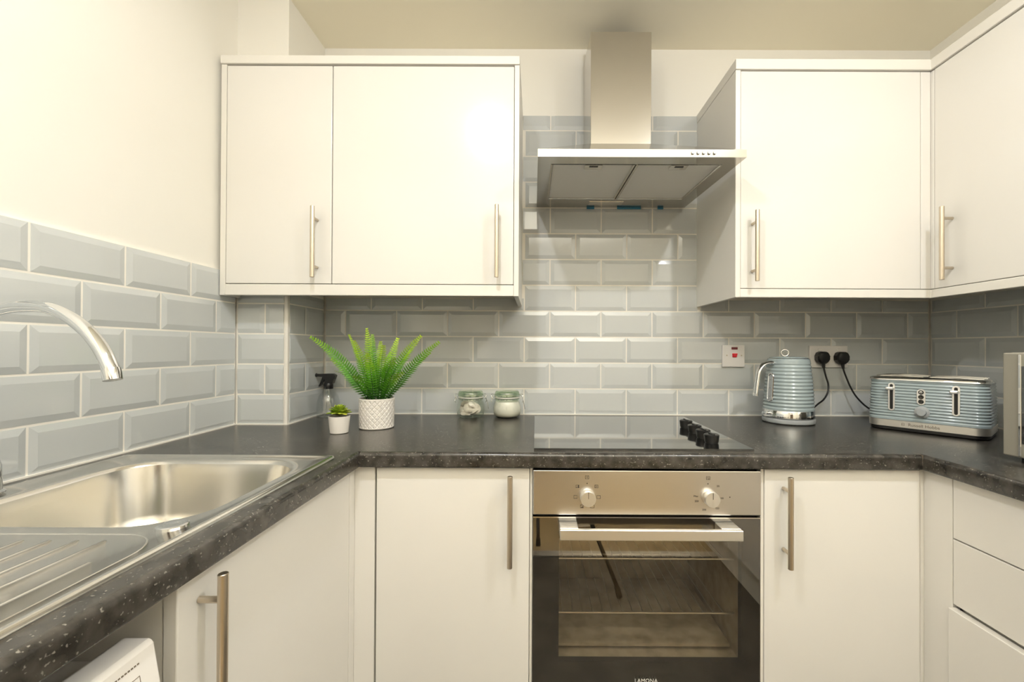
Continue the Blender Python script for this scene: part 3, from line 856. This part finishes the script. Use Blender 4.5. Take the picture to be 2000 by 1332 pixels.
# ------------------------------------------------------------------ toaster (built along its own axes, then turned)
TA = R(-52)
tl = Vector((1.118, 1.4600, 0)); dirv = Vector((math.cos(TA), math.sin(TA), 0)); nb = Vector((-math.sin(TA), math.cos(TA), 0))
TLn, TD = .292, .205
tc = tl + dirv * (TLn / 2) + nb * (TD / 2)
u = thing('four_slice_toaster', 'pale blue ribbed four-slice toaster with chrome trim in the corner', 'toaster', (tc.x, tc.y, .91), TA, local=True)
hx, hy_ = TLn / 2, TD / 2
def tloop(z, ins, r_=.034): return [(x, y, z) for x, y in rrect(hx - ins, hy_ - ins, r_, 8)]
MB().loops([tloop(.002, .006), tloop(.004, .004), tloop(.0125, .004)]).build('black_base', M['black'], u)
MB().loops([tloop(.0125, .0045), tloop(.0135, .0015), tloop(.0350, .0010), tloop(.0360, .003)]).build('chrome_band', M['band'], u)
ls = []
NB = 110
for k in range(NB + 1):
    t = k / NB
    z = .036 + t * .128
    ins = .0015 + .0035 * t * t
    if .04 < t < .97: ins += .0007 - .0010 * math.cos((t - .04) / .93 * 13 * 2 * math.pi)
    ls.append(tloop(z, ins))
MB().loops(ls).build('ribbed_body', M['blue'], u, smooth=70)
tp = MB().loops([tloop(.1635, .0035), tloop(.1650, .0015), tloop(.1690, .0020), tloop(.1735, .0065), tloop(.1755, .016)]).build('chrome_top', M['chrome'], u, smooth=50)
for sx in (-.068, .068):
    for sy in (-.038, .038):
        MB().box(sx - .060, sx + .060, sy - .014, sy + .014, .1752, .1762).build('bread_slot', M['black'], tp, bevel=.0004, seg=1)
        fr_ = MB()
        for dy in (-.0155, .0155): fr_.tube([(sx - .060, sy + dy, .1760), (sx, sy + dy, .1785), (sx + .060, sy + dy, .1760)], .0022, 8)
        fr_.build('slot_lip', M['chrome'], tp)
yf = -hy_ + .0005
def stadium(cx, z0, z1, r_, y0, y1, n=10):
    pts = [(cx + r_ * math.cos(math.pi * k / n), z1 - r_ + r_ * math.sin(math.pi * k / n)) for k in range(n + 1)] + [(cx - r_ * math.cos(math.pi * k / n), z0 + r_ - r_ * math.sin(math.pi * k / n)) for k in range(n + 1)]
    return MB().loops([[(x, y, z) for x, z in pts], [(x, y1, z) for x, z in pts]] if False else [[(x, y0, z) for x, z in pts], [(x, y1, z) for x, z in pts]])
for cx in (-.0780, .0740):
    o = stadium(cx, .0660, .1560, .0085, yf + .004, yf - .0015).build('lever_surround', M['alu'], u)
    stadium(cx, .0700, .1515, .0042, yf - .001, yf - .0022).build('lever_slot', M['black'], o)
    lv = MB().box(cx - .0125, cx + .0070, yf - .020, yf - .001, .1330, .1425).build('lever', M['alu'], o, bevel=.003)
bp_ = stadium(-.0050, .0905, .1400, .0100, yf + .004, yf - .0012).build('button_panel', M['alu'], u)
for z in (.1010, .1155, .1300):
    def C3(r_, y): return [(-.0050 + r_ * math.cos(2 * math.pi * k / 24), y, z + r_ * math.sin(2 * math.pi * k / 24)) for k in range(24)]
    b_ = MB().loops([C3(.0068, yf - .001), C3(.0066, yf - .0026)]).build('button', M['black'], bp_)
    MB().loops([C3(.0046, yf - .002), C3(.0042, yf - .0036)]).build('button_cap', M['chrome'], bp_)
def C4(r_, y): return [(-.0030 + r_ * math.cos(2 * math.pi * k / 32), y, .0680 + r_ * math.sin(2 * math.pi * k / 32)) for k in range(32)]
kn = MB().loops([C4(.0185, yf + .004), C4(.0185, yf - .002), C4(.0165, yf - .003)]).build('dial_plate', M['grey'], u)
MB().loops([C4(.0120, yf - .002), C4(.0115, yf - .013), C4(.0100, yf - .0145)]).build('dial', M['grey'], kn)
front_text('lettering', 'Russell Hobbs', .0128, .0010, -hy_ + .0006, .0240, M['bprint'], u, 1.02)
lg = MB()
for a_, b_, c_, d_ in ((-.0525, -.0455, .0270, .0278), (-.0525, -.0455, .0202, .0210), (-.0525, -.0517, .0210, .0270), (-.0463, -.0455, .0210, .0270), (-.0505, -.0475, .0236, .0243)):
    lg.box(a_, b_, -hy_ + .0003, -hy_ + .0012, c_, d_)
lg.build('logo', M['bprint'], u)
rotinv = Matrix.Rotation(-TA, 3, 'Z')
def toL(p): return rotinv @ (Vector(p) - Vector((tc.x, tc.y, .91)))
cp = spline([(1.1930, YW - .030, 1.104), (1.1955, YW - .031, 1.090), (1.2040, YW - .034, 1.062), (1.2160, YW - .038, 1.028), (1.2340, YW - .044, .992), (1.2600, YW - .056, .958), (1.2850, YW - .075, .936), (1.300, YW - .10, .928)], 8)
cb = MB().tube([toL(p) for p in cp], .0032, 10).build('power_cord', M['black'], u)
plug(cb, 1.1925, 1.1400, lambda p: toL(p))
MB().tube([toL((1.1925, YW - .028, 1.119)), toL((1.1935, YW - .030, 1.098))], [.0072, .0045], 12).build('cord_grip', M['black'], cb)

# ------------------------------------------------------------------ microwave
MA = R(-90 + 3)
u = thing('microwave', 'silver microwave oven standing against the side wall', 'microwave', (1.305, .835, .91), MA, local=True)
# local: x along the front (far end negative), -y is the front
mw, md = .2175, .165
MB().box(-mw, mw, -md + .016, md, .010, .258).build('casing', M['microg'], u, bevel=.004)
dr = MB().box(-mw, .105, -md, -md + .0155, .012, .257).build('door', M['microg'], u, bevel=.003)
MB().box(-mw + .040, .085, -md - .0012, -md + .002, .045, .226).build('window', M['blackg'], dr, bevel=.001, seg=1)
e = MB()
e.box(-mw + .034, -mw + .040, -md - .003, -md + .002, .016, .253)
e.build('door_trim', M['chrome'], dr, bevel=.001, seg=1)
cpn = MB().box(.108, mw, -md, -md + .0155, .012, .257).build('control_panel', M['microg'], u, bevel=.003)
for zz in (.085, .19):
    MB().loops([[(.162 + r_ * math.cos(2 * math.pi * k / 28), y, zz + r_ * math.sin(2 * math.pi * k / 28)) for k in range(28)] for y, r_ in ((-md, .022), (-md - .018, .020))]).build('knob', M['black'], cpn)
for sx in (-1, 1):
    for sy in (-1, 1):
        MB().cyl((sx * (mw - .03), sy * (md - .03), 0), (sx * (mw - .03), sy * (md - .03), .0105), .012, 16).build('foot', M['black'], u)

# ------------------------------------------------------------------ potted fern
fx, fy = -.5225, 1.4180
u = thing('potted_fern', 'bright green artificial fern in a white diamond-textured pot', 'plant', (fx, fy, .91))
pot = MB()
NS, NZ = 336, 120
ls = [[(fx + .0525 * math.cos(2 * math.pi * k / NS), fy + .0525 * math.sin(2 * math.pi * k / NS), .9105) for k in range(NS)]]
for j in range(NZ + 1):
    z = .913 + j / NZ * .092
    l = []
    for k in range(NS):
        a = 2 * math.pi * k / NS
        p1 = (a * 21 / (2 * math.pi) + (z - .913) * 58) % 1; p2 = (a * 21 / (2 * math.pi) - (z - .913) * 58) % 1
        gr = min(abs(p1 - .5), abs(p2 - .5))
        r_ = .0545 + .0015 * (j / NZ) - (.0022 * max(0, 1 - gr / .15) if 3 < j < NZ - 3 else 0)
        l.append((fx + r_ * math.cos(a), fy + r_ * math.sin(a), z))
    ls.append(l)
for r_, z in ((.0555, 1.0075), (.0530, 1.0075), (.0520, .998)):
    ls.append([(fx + r_ * math.cos(2 * math.pi * k / NS), fy + r_ * math.sin(2 * math.pi * k / NS), z) for k in range(NS)])
pot.loops(ls, True, False).build('pot', M['ceram'], u, smooth=55)
MB().lathe([(.0522, .996), (.03, 1.001), (.004, 1.003)], fx, fy, 40, False, True).build('soil', M['soil'], u)
def at_px(px, py, y):                               # measured frond tips turned into room points
    return Vector(((px - 1045.4) / 841.2 * y, y, CAM_Z - (py - 680 - .0046 * (px - 1045)) / 841.2 * y))
TIPS = [(606, 659, 1.370, .55), (681, 655, 1.455, .40), (715, 643, 1.425, .25), (726, 655, 1.48, .2), (775, 662, 1.435, .30), (820, 657, 1.400, .45), (855, 669, 1.415, .35),
        (691, 667, 1.350, .45), (663, 690, 1.475, .45), (648, 702, 1.385, .40), (806, 678, 1.500, .35), (800, 695, 1.530, .45), (838, 690, 1.475, .25), (748, 676, 1.330, .35),
        (716, 690, 1.320, .5), (770, 700, 1.315, .6), (700, 700, 1.50, .4), (742, 668, 1.53, .3), (690, 735, 1.335, .8), (786, 728, 1.340, .8), (655, 725, 1.44, .7), (760, 690, 1.50, .4)]
def frond(i, tip, bend):
    ang = random.uniform(0, 6.28)
    to = Vector((tip.x - fx, tip.y - fy, 0))
    base = Vector((fx, fy, 1.000)) + (to.normalized() * random.uniform(.010, .034) if to.length > .001 else Vector((0, 0, 0)))
    L = (tip - base).length
    c = base.lerp(tip, .5) + Vector((0, 0, bend * .22 * L)) - to * (.25 * bend)
    n = max(14, int(L / .0078))
    mb = MB(); ts = []
    side0 = (to + Vector((0, -.09 if tip.y < fy + .02 else .09, 0))).cross(Vector((0, 0, 1)))
    if side0.length < .001: side0 = Vector((1, 0, 0))
    side0.normalize()
    tw = random.uniform(-.4, .4) + (.85 if to.x < 0 else -.85) * min(1, abs(to.x) / .12)
    pts = [(1 - t) ** 2 * base + 2 * t * (1 - t) * c + t * t * tip for t in [k / n for k in range(n + 1)]]
    for k in range(1, n + 1):
        t = k / n
        d_ = (pts[min(k + 1, n)] - pts[k - 1]).normalized()
        s_ = (Matrix.Rotation(tw + .3 * math.sin(3 * t), 3, d_) @ side0); s_ = (s_ - d_ * s_.dot(d_)).normalized()
        nn = d_.cross(s_)
        wdt = .0265 * (min(1, t * 3.2 + .25)) * (1 - .72 * max(0, (t - .35) / .65) ** 1.4) * random.uniform(.9, 1.08)
        for sg in (-1, 1):
            dirl = (s_ * sg + d_ * .45 + nn * .18).normalized()
            b0 = pts[k] - d_ * .0020; b1 = pts[k] + d_ * .0024
            m0 = pts[k] + dirl * wdt * .55 - d_ * .0026; m1 = pts[k] + dirl * wdt * .55 + d_ * .0022
            e_ = pts[k] + dirl * wdt - nn * .0015
            mb.add([b0, b1, m1, e_, m0], [(0, 1, 2, 4), (4, 2, 3)])
            ts += [t] * 5
    nv = len(mb.v)
    me = bpy.data.meshes.new('frond')
    st = MB().tube(pts, [.0013 * (1 - .7 * k / n) for k in range(n + 1)], 5)
    off = len(mb.v)
    fs = mb.f + [tuple(q + off for q in f) for f in st.f]
    me.from_pydata(mb.v + st.v, [], fs)
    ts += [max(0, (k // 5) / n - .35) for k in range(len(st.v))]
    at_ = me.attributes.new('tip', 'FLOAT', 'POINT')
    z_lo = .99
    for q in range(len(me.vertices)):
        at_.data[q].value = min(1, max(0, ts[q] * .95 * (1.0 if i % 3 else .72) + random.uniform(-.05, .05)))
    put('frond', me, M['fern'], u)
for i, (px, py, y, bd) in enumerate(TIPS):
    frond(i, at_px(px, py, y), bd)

# ------------------------------------------------------------------ small succulent
sx, sy = -.6030, 1.3240
u = thing('potted_succulent', 'tiny green succulent in a small plain white pot', 'plant', (sx, sy, .91))
MB().lathe([(.0245, .9105), (.0262, .912), (.0312, .9610), (.0312, .9625), (.0290, .9625), (.0280, .956)], sx, sy, 40, True, False).build('pot', M['ceram'], u)
MB().lathe([(.0282, .9555), (.015, .958), (.003, .959)], sx, sy, 30, False, True).build('soil', M['soil'], u)
lm = None
for ring_, (n, el, ln, wd) in enumerate(((11, 4, .039, .0095), (10, 24, .037, .0095), (9, 44, .036, .009), (7, 62, .036, .0085), (4, 80, .034, .007))):
    for k in range(n):
        az = 2 * math.pi * (k + .5 * (ring_ % 2)) / n + random.uniform(-.12, .12)
        lo = []
        for t, wf in ((0, .35), (.25, .75), (.6, 1), (.85, .7), (1, .05)):
            z = .006 * math.sin(t * 2.2) 
            lo.append([(t * ln, -wd * wf, z + .002 * wf), (t * ln, 0, z + .004 * wf), (t * ln, wd * wf, z + .002 * wf), (t * ln, 0, z - .002 * wf)])
        mb = MB().loops(lo)
        Mx = Matrix.Translation((sx, sy, .963)) @ Matrix.Rotation(az, 4, 'Z') @ Matrix.Rotation(-R(el + random.uniform(-6, 6)), 4, 'Y')
        mb.v = [tuple(Mx @ Vector(p)) for p in mb.v]
        mb.build('leaf', M['succ'], u, smooth=80)

# ------------------------------------------------------------------ spray bottle
bx, by = -.7905, 1.6440
u = thing('spray_bottle', 'clear spray bottle with black trigger head in the tiled corner', 'bottle', (bx, by, .91))
MB().lathe([(.036, .9105), (.0405, .914), (.0415, .930), (.0400, .965), (.0330, .990), (.0210, 1.006), (.0150, 1.014), (.0140, 1.022)], bx, by, 48, True, False).build('bottle_body', M['clear'], u, smooth=60)
MB().lathe([(.0155, 1.0145), (.0165, 1.016), (.0165, 1.032), (.0145, 1.036)], bx, by, 28).build('collar', M['black'], u)
hd = [(-.047, 1.061), (-.047, 1.0715), (.018, 1.0725), (.030, 1.066), (.024, 1.050), (.018, 1.034), (-.012, 1.034), (-.012, 1.052), (-.020, 1.060)]
o = MB().loops([[(bx + x, by - .011, z) for x, z in hd], [(bx + x, by + .011, z) for x, z in hd]]).build('spray_head', M['black'], u, bevel=.0025)
MB().cyl((bx - .056, by, 1.0665), (bx - .046, by, 1.0665), .0075, 18).build('nozzle', M['black'], o)
tr = [(-.022, 1.060), (-.013, 1.058), (-.017, 1.045), (-.026, 1.030), (-.034, 1.022), (-.036, 1.025), (-.030, 1.036), (-.025, 1.048)]
MB().loops([[(bx + x, by - .007, z) for x, z in tr], [(bx + x, by + .007, z) for x, z in tr]]).build('trigger', M['black'], o, bevel=.0015)
MB().tube([(bx, by, 1.02), (bx + .004, by, .97), (bx + .010, by, .916)], .002, 8).build('dip_tube', M['clear'], u)

# ------------------------------------------------------------------ clip-top jars
def jar(x, y, label):
    u = thing('clip_top_jar', label, 'jar', (x, y, .91), group='clip-top jars on the worktop')
    MB().lathe([(.030, .9105), (.040, .9115), (.0490, .9190), (.0530, .9330), (.0525, .9500), (.0475, .9680), (.0445, .9745), (.0445, .984)], x, y, 56, True, False).build('jar_body', M['jar'], u, smooth=60)
    g_ = MB()
    g_.lathe([(.0445, .9760), (.0475, .9775), (.0475, .9815), (.0450, .9830)], x, y, 56, False, False)
    g_.build('neck_ring', M['jarg'], u)
    MB().lathe([(.0452, .9832), (.0470, .9845), (.0470, .9872), (.0452, .9882)], x, y, 56, False, False).build('rubber_seal', M['trim'], u)
    MB().lathe([(.0455, .9885), (.0480, .9900), (.0480, .9975), (.0460, 1.0030), (.0440, 1.0085), (.040, 1.0105), (.02, 1.0090)], x, y, 56, False, True).build('glass_lid', M['jarg'], u, smooth=50)
    w_ = MB()
    for z in (.9795, .9930):
        w_.tube([(x + .0487 * math.cos(a), y + .0487 * math.sin(a), z) for a in [2 * math.pi * k / 40 for k in range(41)]], .0010, 6)
    for sg in (-1, 1):
        w_.tube(spline([(x + sg * .0485, y - .006, .9795), (x + sg * .056, y - .008, .985), (x + sg * .060, y - .006, .9935), (x + sg * .055, y - .002, .9985), (x + sg * .0485, y, .9935)], 5), .0011, 6)
        w_.tube(spline([(x + sg * .0490, y + .004, .9935), (x + sg * .057, y + .002, .984), (x + sg * .060, y, .972), (x + sg * .0565, y - .004, .966)], 5), .0011, 6)
    w_.tube(spline([(x + .050, y + .004, .9935), (x + .060, y + .003, .975), (x + .066, y + .003, .950), (x + .068, y + .004, .940)], 5), .0014, 6)
    w_.build('wire_clip', M['chrome'], u)
    return u
j1 = (-.2475, 1.6430); j2 = (-.1085, 1.6430)
jar(*j1, 'clip-top glass jar with crumpled pale pieces inside, nearer the fern')
jar(*j2, 'clip-top glass jar filled with white granules, nearer the hob')
sg_ = MB().lathe([(.028, .9130), (.039, .9140), (.0472, .9205), (.0510, .9335), (.0505, .9500), (.0465, .9640), (.0440, .9700), (.030, .9712), (.004, .9718)], *j2, 48)
tag(sg_.build('sugar', M['sugar'], smooth=60), 'white granules filling the glass jar nearer the hob', 'sugar', kind='stuff')
spots = [(-.014, -.022, .9235, 18, 10), (.018, -.018, .9255, -24, 70), (.004, .018, .9260, 20, 130), (-.024, -.014, .9390, -62, 150), (.022, -.022, .9410, 66, 20), (.014, .018, .9440, -30, 300),
         (-.004, -.026, .9450, 70, 350), (-.016, .012, .9480, 40, 90), (.010, -.020, .9580, 48, 60), (-.016, -.016, .9590, -40, 30)]
for i, (dx, dy, z, tilt, az) in enumerate(spots):
    mb = MB(); n = 28
    ls = []
    for r_, h in ((.002, .0035), (.010, .0042), (.0165, .0025), (.0200, 0), (.0165, -.0025), (.010, -.0042), (.002, -.0035)):
        ls.append([(r_ * math.cos(2 * math.pi * k / n), r_ * math.sin(2 * math.pi * k / n), h + .0020 * math.sin(3 * 2 * math.pi * k / n + i) * r_ / .02) for k in range(n)])
    mb.loops(ls)
    Mx = Matrix.Translation((j1[0] + dx, j1[1] + dy, z + .004)) @ Matrix.Rotation(R(az), 4, 'Z') @ Matrix.Rotation(R(tilt), 4, 'X')
    mb.v = [tuple(Mx @ Vector(p)) for p in mb.v]
    tag(mb.build('tea_bag', M['tea'], smooth=60), 'crumpled pale round piece inside the glass jar nearer the fern', 'tea bag', 'pale pieces in the glass jar')

# ------------------------------------------------------------------ tripod mirrored in the oven door
u = thing('camera_tripod', 'black tripod standing on the floor, mirrored in the oven door', 'tripod', (0, .02, 0))
for tx, ty in ((.40, .13), (-.36, .12), (.02, -.40)):
    a_ = Vector((tx * .06, .02 + ty * .06, .93)); b_ = Vector((tx, .02 + ty, .02))
    l = MB().tube([a_, a_.lerp(b_, .5)], .014, 12).tube([a_.lerp(b_, .48), b_], .010, 12).build('leg', M['black'], u)
    MB().tube([b_ + (a_ - b_).normalized() * .03, Vector((tx, .02 + ty, .001))], [.013, .015], 12).build('rubber_foot', M['black'], l)
MB().lathe([(.035, .90), (.04, .93), (.03, .96), (.014, .965), (.014, 1.02), (.025, 1.025), (.025, 1.035)], 0, .0, 24).build('centre_column', M['black'], u)
